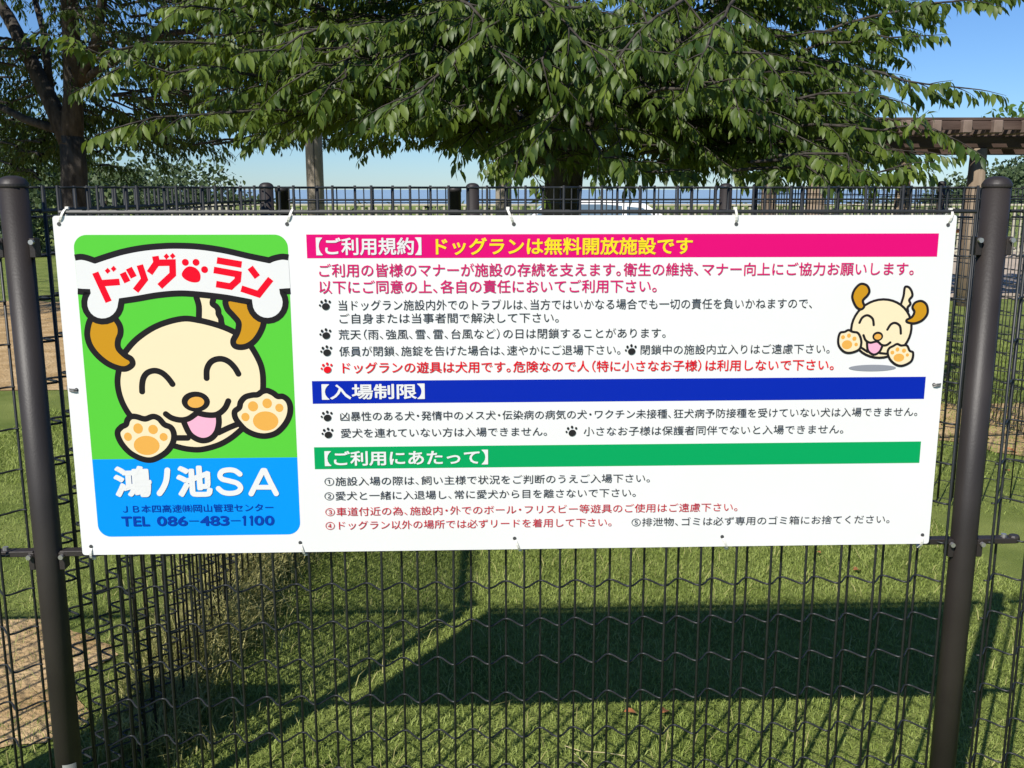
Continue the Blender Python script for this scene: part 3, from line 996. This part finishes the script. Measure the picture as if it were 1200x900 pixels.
hero = [((360, 70), (92, 52), 6.6), ((350, 95), (118, 92), 6.3), ((360, 130), (150, 146), 6.2), ((380, 180), (170, 193), 6.1), ((330, 30), (215, 10), 6.4), ((330, 10), (250, -30), 6.6),
        ((960, 40), (1165, -4), 7.6), ((930, 80), (1138, 104), 7.2), ((940, 60), (1080, 42), 7.6), ((920, 150), (1112, 160), 6.6), ((880, 190), (1050, 196), 6.2), ((900, 120), (1050, 118), 6.8),
        ((520, 120), (420, 190), 6.3), ((480, 170), (380, 200), 6.2), ((620, 160), (500, 192), 6.2), ((760, 110), (860, 110), 5.9), ((700, 60), (640, 150), 5.9), ((560, 60), (470, 120), 5.9), ((420, 60), (380, 110), 6.2),
        ((700, 10), (560, 40), 5.9), ((600, -20), (700, 60), 5.8), ((520, -10), (600, 70), 5.8), ((800, 0), (720, 80), 5.8), ((640, 20), (640, 90), 5.9), ((690, 60), (760, 60), 5.8), ((860, 0), (820, 70), 5.8),
        ((880, 170), (1080, 178), 7.4), ((900, 160), (1060, 196), 7.8), ((860, 200), (960, 205), 6.4), ((900, 185), (1010, 202), 6.3), ((880, 140), (1030, 140), 7.6), ((700, 190), (800, 205), 6.6), ((640, 150), (720, 185), 6.2),
        ((600, 190), (625, 205), 6.4), ((830, 60), (905, 80), 5.9), ((430, 30), (300, 60), 6.0)]
for a, c, dd in hero:
    p0 = at(a[0], a[1], dd + .7); p1 = at(c[0], c[1], dd)
    C.bough(p0, p1, lf=.112, gap=.11, tw=(.22, .45), r0=.010, start=.15, arch=.10, sp=.019)
cx, cy, cz = TX0 + .05, 8.6, 3.0
nb = 0
while nb < 420:
    th = rng.uniform(0, 2 * PI)
    zt = rng.choice([rng.uniform(1.62, 2.3), rng.uniform(2.0, 3.0), rng.uniform(2.8, 4.8)], p=[.42, .40, .18])
    rr_ = math.sqrt(max(.15, 1 - ((zt - 2.6) / 2.6) ** 2)) * rng.uniform(.80, 1.0)
    ex, ey = cx + 3.05 * rr_ * math.cos(th), cy + 2.7 * rr_ * math.sin(th)
    px_, = (600 + ex / ey * F,)
    if zt < 1.95 and ey < 8.6 and 620 > px_ and rng.random() < .45: continue
    if px_ > 1010 and zt < 2.6: continue
    if ex > .15 and ey < cy: ey = cy + (ey - cy) * rng.uniform(.35, .75)
    inner = rng.uniform(.25, .5)
    sx_, sy_ = cx + (ex - cx) * inner, cy + (ey - cy) * inner
    C.bough((sx_, sy_, zt + rng.uniform(-.1, .55)), (ex, ey, zt), lf=.098, gap=.125, tw=(.25, .5), r0=.010, start=.12, arch=.12, sp=.0185)
    nb += 1
nl = C.finish(cherry, M['cherry'])

# the dark tree at the left
LTX, LTY = at(86, 230, 12.0).x, 12.0
ltree = thing('broadleaf_tree', 'dark shaded tree with a forked trunk at the left', 'tree', (LTX, LTY, 0))
def P3(px, py, d): return at(px, py, d)
segs = [([(LTX, LTY, -.1), P3(87, 260, 12), P3(87, 200, 12), P3(84, 160, 12)], [.20, .165, .15, .136]),
        ([P3(84, 170, 12), P3(86, 110, 12), P3(84, 50, 11.8), P3(80, -20, 11.6), P3(76, -150, 11.4)], [.138, .11, .10, .09, .06]),
        ([P3(80, 165, 12), P3(60, 120, 12.1), P3(38, 75, 12.2), P3(10, 20, 12.4), P3(-60, -80, 12.6)], [.12, .10, .09, .075, .05]),
        ([P3(86, 110, 12), P3(112, 50, 11.8), P3(122, -10, 11.6), P3(150, -120, 11)], [.07, .06, .05, .03]),
        ([P3(78, 155, 12), P3(30, 140, 12.2), P3(-30, 110, 12.6)], [.06, .05, .03]),
        ([P3(95, 95, 12), P3(150, 60, 11.6), P3(190, 40, 11.2), P3(255, 32, 10.8)], [.05, .045, .035, .02]),
        ([P3(60, 120, 12.1), P3(52, 40, 12.4), P3(30, -40, 12.8)], [.055, .04, .03])]
trunk(ltree, segs)
C = Crown(lambda p: p[2] > 1.35 if p[0] < LTX + .75 else p[2] > 1.62 + .05 * (p[1] - 9) + .10 * math.sin(p[0] * 4) + .05 * (p[0] - LTX))
nb = 0
while nb < 430:
    ey = rng.uniform(7.6, 16.5)
    zb = np.interp(ey, [7.5, 9, 11, 12.5, 14.5, 16.5], [3.9, 3.4, 2.75, 2.3, 1.7, 1.45])
    ez = zb + abs(rng.normal(0, 1)) * 1.3
    if ez > 6.3: continue
    ex = LTX + rng.uniform(-3.6, 3.3)
    k = rng.uniform(.3, .6)
    if ez > 2.5 + 1.2 * (ey < 11) and abs(ex - LTX - .2) < .9 and ey < 13 and rng.random() < .6: continue
    sx_, sy_, sz_ = LTX + (ex - LTX) * k, LTY + (ey - LTY) * k, ez + rng.uniform(-.1, .5)
    C.bough((sx_, sy_, sz_), (ex, ey, ez), lf=.10, gap=.17, tw=(.3, .6), r0=.014, start=.1, sp=.036, arch=.1)
    nb += 1
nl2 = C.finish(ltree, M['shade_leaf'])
print('leaves', nl, nl2)

# leafy masses: hedge, shrubs, far woods
def leaf_blob(name, centres, lf, m, parent=None, dens=1.0, kind=None):
    Ps, Ls = [], []
    for (x, y, z, rx, ry, rz) in centres:
        n = int(dens * 26 * (rx * rz + rx * ry + ry * rz) / (lf * lf) * .09)
        d = norm(rng.normal(size=(n, 3)))
        k = rng.uniform(.55, 1.05, n)[:, None] ** .6
        lump = 1 + .16 * np.sin(d[:, :1] * 6 + x) * np.cos(d[:, 2:] * 7 + y)
        Ps.append(np.array([x, y, z]) + d * k * lump * np.array([rx, ry, rz]))
        Ls.append(np.full(n, lf) * rng.uniform(.6, 1.3, n))
    P = np.concatenate(Ps); L = np.concatenate(Ls)
    A = rng.normal(size=P.shape) + np.array([0, 0, -.3])
    N = rng.normal(size=P.shape) + np.array([0, -.3, .9])
    return leaves_mesh(name, P, A, N, L, L * .33, m, parent, np.clip(rng.normal(.5, .25, len(P)), 0, 1))
HY = 24.5
hb = []
for i in range(46):
    x = -16 + i * .95
    hb.append((x, HY + random.uniform(-.3, .3), .5 + random.uniform(-.05, .12), .75, .7, .62))
hed = leaf_blob('hedge', hb, .14, M['far_leaf'], dens=.8)
tag(hed, 'long clipped green hedge behind the white railing in the distance', 'hedge')
# shrubs at the far left, below the dark tree
shr = []
for i, (px, d, hgt, rad, lab) in enumerate(((120, 30, 2.6, 2.0, 'rounded dark shrub just right of the forked trunk'), (185, 34, 2.55, 2.4, 'rounded green shrub left of the first sky gap'), (10, 24, 3.6, 3.0, 'tall green shrub behind the left brown post'))):
    x = at(px, 230, d).x
    t = thing('shrub', lab, 'shrub', (x, d, 0), 'shrubs beyond the lawn at left')
    bb = MB(); bb.tube([(x, d, -.1), (x + .1, d, hgt * .5)], [.12, .06], 8); o = bb.build('stem', M['bark'], t); o.location = -Vector(t.location)
    cs = [(x + random.uniform(-.7, .7) * rad, d + random.uniform(-.5, .5) * rad, hgt * random.uniform(.3, .62), rad * .62, rad * .6, hgt * .40) for _ in range(7)]
    o = leaf_blob('crown', cs, .17, M['far_leaf'], t, dens=.9); o.location = -Vector(t.location)
# wooded hills
hm = mat('hill_soil', (.03, .05, .02), .9, .1, (.05, .07, .03), .3)
def hill(cx, cy, rx, ry, h, z0, seed):
    r = random.Random(seed)
    n, k = 48, 8
    vs = [(cx, cy, z0 + h)]
    fs = []
    for j in range(1, k + 1):
        t = j / k
        for i in range(n):
            a = 2 * PI * i / n
            vs.append((cx + rx * t * math.cos(a), cy + ry * t * math.sin(a), z0 + h * (math.cos(t * PI) * .5 + .5) * (1 + r.uniform(-.06, .06))))
    for i in range(n): fs.append((0, 1 + i, 1 + (i + 1) % n))
    for j in range(k - 1):
        for i in range(n):
            a = 1 + j * n + i; c = 1 + j * n + (i + 1) % n
            fs.append((a, a + n, c + n, c))
    b = MB(); b.add(vs, fs)
    structure(b.build('hill', hm, smooth=True))
    pts = []
    for _ in range(230):
        a = r.uniform(0, 2 * PI); t = math.sqrt(r.random())
        x, y_ = cx + rx * t * math.cos(a), cy + ry * t * math.sin(a)
        z = z0 + h * (math.cos(t * PI) * .5 + .5)
        s_ = r.uniform(1.6, 3.0)
        pts.append((x, y_, z + s_ * .3, s_, s_, s_ * .9))
    o = leaf_blob('woodland', pts, .75, M['far_leaf'], dens=.9)
    structure(o, 'stuff')
hill(at(1270, 221, 170).x, 170, 36, 26, 11.0, -3.5, 4)
hill(at(110, 221, 150).x, 150, 30, 22, 4.6, -3, 6)

# ------------------------------------------------------------------ things in the distance
M['wood'] = mat('weathered_wood', (.15, .11, .075), .85, .2, (.27, .21, .15), 9, .5, 30, stretch=(1, 1, .15))
M['brownwood'] = mat('brown_wood', (.050, .030, .023), .8, .25, (.10, .066, .052), 6, .4, 20, stretch=(.2, 1, 1))
M['lightwood'] = mat('sawn_wood', (.16, .115, .09), .85, .2, (.21, .155, .125), 8)
# pergola
D = 12.8
pz0 = at(1143, 175, D).z; pz1 = at(1143, 139, D).z
x0 = at(1030, 160, D).x; x1 = 9.2
perg = thing('pergola', 'brown timber pergola on round posts at the right', 'pergola', (at(1143, 230, D).x, D, 0))
off = -Vector(perg.location)
for yy_ in (D + .02, D + 2.4):
    for px in (957, 1143):
        xx = at(px, 230, D).x
        bb = MB(); bb.lathe((xx, yy_, 0), [(.125, -.1), (.118, .8), (.10, pz0 + .01)], 18)
        o = bb.build('post', M['wood'], perg, smooth=False); o.location = off
        o.data.polygons.foreach_set('use_smooth', [len(p.vertices) == 4 for p in o.data.polygons])
    bb = MB(); bb.box(((x0 - 1.2 + x1) / 2, yy_, pz0 + .085), (x1 - x0 + 1.2, .14, .15)); o = bb.build('beam', M['brownwood'], perg); o.location = off
    o = None
for k in range(14):
    xx = x0 - 1.0 + k * .37
    bb = MB(); bb.box((xx, D + 1.1, pz0 + .245), (.11, 3.4, .15)); o = bb.build('joist', M['lightwood'], perg); o.location = off
bb = MB(); bb.box(((x0 - 1.2 + x1) / 2, D - .50, pz0 + .262), (x1 - x0 + 1.2, .035, .10)); o = bb.build('fascia', M['brownwood'], perg); o.location = off
bb = MB()
for k in range(16):
    bb.box(((x0 - 1.2 + x1) / 2, D - .45 + k * .2, pz0 + .341), (x1 - x0 + 1.2, .085, .035))
o = bb.build('roof_slats', M['brownwood'], perg); o.location = off
vine = thing('vine', 'bright green leafy vine growing on top of the pergola', 'plant', (at(1185, 130, D + .8).x, D + .8, pz1))
cs = [(vine.location.x + dx, D + .8 + dy, pz1 + .03 + dz+ .06, .24, .3, .16) for dx, dy, dz in ((0, 0, 0), (.3, .2, .03), (.62, 0, .02), (.95, .2, .06), (-.12, .1, -.03))]
M['vine'] = leaf_mat('vine_leaf', (.06, .12, .015), (.12, .20, .03), .45, .35, (.25, .38, .05))
o = leaf_blob('foliage', cs, .10, M['vine'], vine, dens=1.0); o.location = -Vector(vine.location)
bb = MB(); bb.tube([vine.location + Vector((-.2, 0, .0)), vine.location + Vector((.3, .1, .05)), vine.location + Vector((1.0, .1, .04))], .012, 6); o = bb.build('stem', M['bark'], vine); o.location = -Vector(vine.location)

# pale round timber posts under the cherry
for px, d, h, lab in ((370, 11.5, 2.9, 'tall pale round wooden post in the sky gap under the cherry'), (590, 12.2, 2.6, 'pale wooden post close to the left of the cherry trunk')):
    x = at(px, 230, d).x
    t = thing('wooden_post', lab, 'post', (x, d, 0), 'pale timber posts under the cherry tree')
    bb = MB()
    bb.lathe((0, 0, 0), [(.098, -.1), (.098, h - .02), (.085, h)], 20)
    o = bb.build('shaft', mat('pale_timber', (.30, .26, .21), .85, .2, (.42, .37, .30), 6, .4, 20, stretch=(1, 1, .12)), t)
    o.data.polygons.foreach_set('use_smooth', [len(p.vertices) == 4 for p in o.data.polygons])
    bb = MB(); bb.box((.015, -.097, h / 2 - .1), (.008, .008, h - .3)); bb.build('seam', M['hole'], t)

# white railing in front of the hedge
M['cream_paint'] = mat('cream_paint', (.46, .43, .32), .6, .3, (.38, .35, .27), 3)
RY = 22.0
rz = at(600, 240, RY).z
rail = thing('railing', 'long cream picket railing in the far background', 'railing', (0, RY, 0))
bb = MB()
x = -7.5
while x < 15:
    bb.box((x, RY, rz / 2), (.045, .03, rz - .1)); x += .15
o = bb.build('picket_row', M['cream_paint'], rail); o.location = (0, -RY, 0)
for zz in (rz, .15):
    bb = MB(); bb.box((3.75, RY, zz), (22.6, .06, .04)); o = bb.build('rail', M['cream_paint'], rail); o.location = (0, -RY, 0)

# parked white car
M['carpaint'] = mat('white_car_paint', (.80, .80, .79), .25, .5, coat=.6)
M['glass'] = mat('car_glass', (.10, .15, .19), .08, .8)
M['tyre'] = mat('tyre_rubber', (.02, .02, .02), .8)
M['alloy'] = mat('wheel_alloy', (.5, .5, .5), .35, metal=.8)
CY = 20.0
ca, cb = at(585, 240, CY).x, at(770, 240, CY).x
CL = max(cb - ca + 1.3, 3.9)
ctop = at(700, 234.0, CY).z
CH = 1.45
car = thing('parked_car', 'white parked car with a low roof seen just over the sign', 'car', ((ca + cb) / 2, CY, ctop - CH))
prof = [(-.5, .30), (-.5, .62), (-.47, .80), (-.30, .88), (-.16, 1.33), (-.08, 1.43), (.10, 1.45), (.28, 1.38), (.42, .98), (.5, .90), (.5, .30)]
def carshape(pf, wy, inset):
    vs, fs = [], []
    n = len(pf)
    for sy in (-1, 1):
        for (x, z) in pf:
            k = wy - inset * max(0, z - .85)
            vs.append((x * CL, sy * k, z))
    fs.append(tuple(range(n))); fs.append(tuple(range(2 * n - 1, n - 1, -1)))
    for i in range(n):
        j = (i + 1) % n
        fs.append((i, n + i, n + j, j))
    return vs, fs
bb = MB(); bb.add(*carshape(prof, .82, .22)); bb.build('body', M['carpaint'], car)
for pts in ([(-.27, .92), (-.155, 1.28), (-.02, 1.36), (-.02, .93)], [(0.0, .93), (0.0, 1.37), (.10, 1.37), (.18, 1.34), (.18, .94)], [(.20, .94), (.20, 1.33), (.27, 1.30), (.37, .97)]):
    for sy in (-1, 1):
        bb = MB(); vs = [(x * CL, sy * (.826 - .22 * max(0, z - .85)), z) for x, z in pts]
        bb.add(vs, [tuple(range(len(vs)))]); bb.build('window', M['glass'], car)
bb = MB(); bb.add([(-.305 * CL, -.74, .90), (-.305 * CL, .74, .90), (-.168 * CL, .66, 1.32), (-.168 * CL, -.66, 1.32)], [(0, 1, 2, 3)]); bb.build('windscreen', M['glass'], car)
for xx in (-.31, .31):
    for sy in (-1, 1):
        bb = MB()
        bb.tube([(xx * CL, sy * .66, .31), (xx * CL, sy * .83, .31)], .31, 24); wh = bb.build('wheel', M['tyre'], car)
        bb = MB(); bb.tube([(xx * CL, sy * .80, .31), (xx * CL, sy * .838, .31)], .2, 20); bb.build('rim', M['alloy'], wh)
car.location.z = max(ctop - CH, -.05) if False else ctop - CH

# low bench on the paving at right
bx = at(1128, 272, 15.5)
bench = thing('bench', 'small orange brown bench on the paving right of the sign', 'bench', (bx.x, 15.5, 0))
M['orange_wood'] = mat('orange_wood', (.42, .14, .04), .6, .3, (.5, .19, .06), 8)
bb = MB()
for k in range(3): bb.box((0, -.14 + k * .14, .86), (.9, .12, .05))
bb.build('seat', M['orange_wood'], bench)
for xx in (-.36, .36):
    bb = MB(); bb.box((xx, 0, .415), (.07, .36, .83)); bb.build('leg', M['hole'], bench)

# ------------------------------------------------------------------ grass
M['blade'] = leaf_mat('grass_blade', (.16, .215, .034), (.37, .43, .12), .6, .3, (.28, .36, .07), spec=.25)
M['tall'] = leaf_mat('tall_grass', (.13, .165, .028), (.55, .50, .20), .6, .4, (.22, .26, .06), spec=.25)
def blades(name, P, H, Wd, m, lean=.5, tone=None, spread=None):
    n = len(P)
    a = rng.uniform(0, 2 * PI, n)
    D_ = np.stack([np.cos(a), np.sin(a), np.zeros(n)], 1)
    if spread is not None: D_ = norm(D_ + spread)
    Bv = np.stack([-D_[:, 1], D_[:, 0], np.zeros(n)], 1)
    tw = rng.uniform(-1, 1, n)[:, None]
    Bv = norm(Bv + D_ * tw)
    H = H[:, None]; Wd = Wd[:, None]
    ln = (lean * rng.uniform(.3, 1.4, n))[:, None]
    up = np.array([0, 0, 1.0])
    m1 = P + up * H * .55 + D_ * H * ln * .28
    tp = P + up * H * (1 - .25 * ln) + D_ * H * ln * .95
    V = np.stack([P - Bv * Wd, P + Bv * Wd, m1 + Bv * Wd * .8, m1 - Bv * Wd * .8, tp], 1)
    o = (np.arange(n) * 5)[:, None]
    if tone is None: tone = np.clip(rng.normal(.5, .24, n), 0, 1)
    return structure(npmesh(name, V.reshape(-1, 3), o + np.array([3, 2, 4]), o + np.array([0, 1, 2, 3]), m, None, np.repeat(tone, 5)), 'stuff')
def turf_tone(P):
    x, y = P[:, 0], P[:, 1]
    w_ = np.sin(x * 3.1 + 1.3 * np.sin(y * 2.3)) * np.sin(y * 4.2 + 1.1 * np.sin(x * 1.9)) + .6 * np.sin(x * 9.3 + y * 5.1) * np.sin(y * 11.7 - x * 4.0)
    return np.clip(.47 + .16 * w_ + rng.normal(0, .22, len(P)), 0, 1)
def scatter(n, x0, x1, y0, y1):
    return np.stack([rng.uniform(x0, x1, n), rng.uniform(y0, y1, n), np.zeros(n)], 1)
P = scatter(120000, -1.25, 1.95, 2.05, 4.9)
P2 = scatter(45000, -3.2, -1.0, 2.0, 6.6)
d1 = ((P2[:, 0] + 1.80) / .50) ** 2 + ((P2[:, 1] - 2.83) / .38) ** 2
P2 = P2[(rng.random(len(P2)) < np.clip((d1 - .45) / .8, .05, 1))]
P3_ = scatter(40000, 1.5, 5.0, 4.4, 10)
P = np.concatenate([P, P2, P3_])
blades('grass', P, rng.uniform(.010, .026, len(P)) * (1 + (P[:, 1] > 4.9) * .4), rng.uniform(.0009, .0018, len(P)) * (1 + (P[:, 1] > 4.9) * .6), M['blade'], 1.25, turf_tone(P))
n = 2600
P = np.concatenate([scatter(1800, -1.2, 1.9, 2.1, 4.4), scatter(900, -2.3, -1.0, 2.2, 3.6)])
P[:, 2] = .012
blades('dry_straw', P, rng.uniform(.02, .06, len(P)), rng.uniform(.0008, .0014, len(P)), M['tall'], 1.5, rng.uniform(.7, 1, len(P)))
# tall grass along the side run
n = 9000
t = rng.random(n)
P = np.stack([-1.02 + rng.normal(0, .075, n) + .03 * np.sin(t * 20), 2.35 + 2.0 * t, np.zeros(n)], 1)
cl = np.clip(.5 + .5 * np.sin(t * 17 + 1) * np.sin(t * 41), .15, 1)
tall = np.interp(t, [0, .2, .4, .7, 1], [.55, .75, 1.25, 1.2, .9])
Ht = rng.uniform(.06, .25, n) * (.5 + .6 * cl) * tall
blades('tall_grass', P, Ht, rng.uniform(.0012, .0024, n), M['tall'], .95, np.clip(.25 + 1.6 * Ht / .3 * .6 + rng.normal(0, .22, n), 0, 1))

# fallen leaves and straws on the lawn
M['dryleaf'] = mat('dry_leaf', (.42, .13, .04), .7, .2, (.34, .17, .08), 60)
M['straw'] = mat('straw', (.45, .38, .2), .8, .2)
def fallen(px, py, ln, rot, lab):
    p = onground(px, py, .024)
    A = np.array([[math.cos(rot), math.sin(rot), .1]]); N = np.array([[.1, -.2, 1.0]])
    o = leaves_mesh('fallen_leaf', np.array([[0, 0, 0.0]]), A, N, np.array([ln]), np.array([ln * .24]), M['dryleaf'], curve=.5, fold=.5)
    o.location = p
    tag(o, lab, 'leaf', 'dry leaves fallen on the lawn')
fallen(731, 834, .045, .3, 'small orange leaf in front of the sign shadow, left one of a close pair')
fallen(775, 836, .055, 1.0, 'orange red leaf in front of the sign shadow, right one of a close pair')
fallen(1000, 668, .055, .6, 'dry orange leaf on sunlit turf beyond the sign shadow')
fallen(1178, 526, .07, -.3, 'orange brown leaf right of the right post')
fallen(1103, 496, .07, .8, 'dry leaf between sign edge and right post')
fallen(962, 648, .04, 2.0, 'tiny dry leaf just below the sign bottom edge')
fallen(1183, 552, .06, 1.6, 'brown leaf lying lower than its neighbour right of the right post')
def straw(pts, lab):
    b = MB(); pp = [onground(x, y_, .026) for x, y_ in pts]
    o0 = pp[0].copy()
    b.tube([p - o0 for p in pp], .0012, 5)
    o = b.build('straw', M['straw'], None, loc=o0)
    tag(o, lab, 'straw', 'dry straws on the lawn')
straw([(662, 874), (680, 880), (710, 882), (734, 886)], 'long pale straw lying on the turf in front of the sign shadow')
straw([(672, 882), (684, 893), (689, 898)], 'short bent straw below the long one')
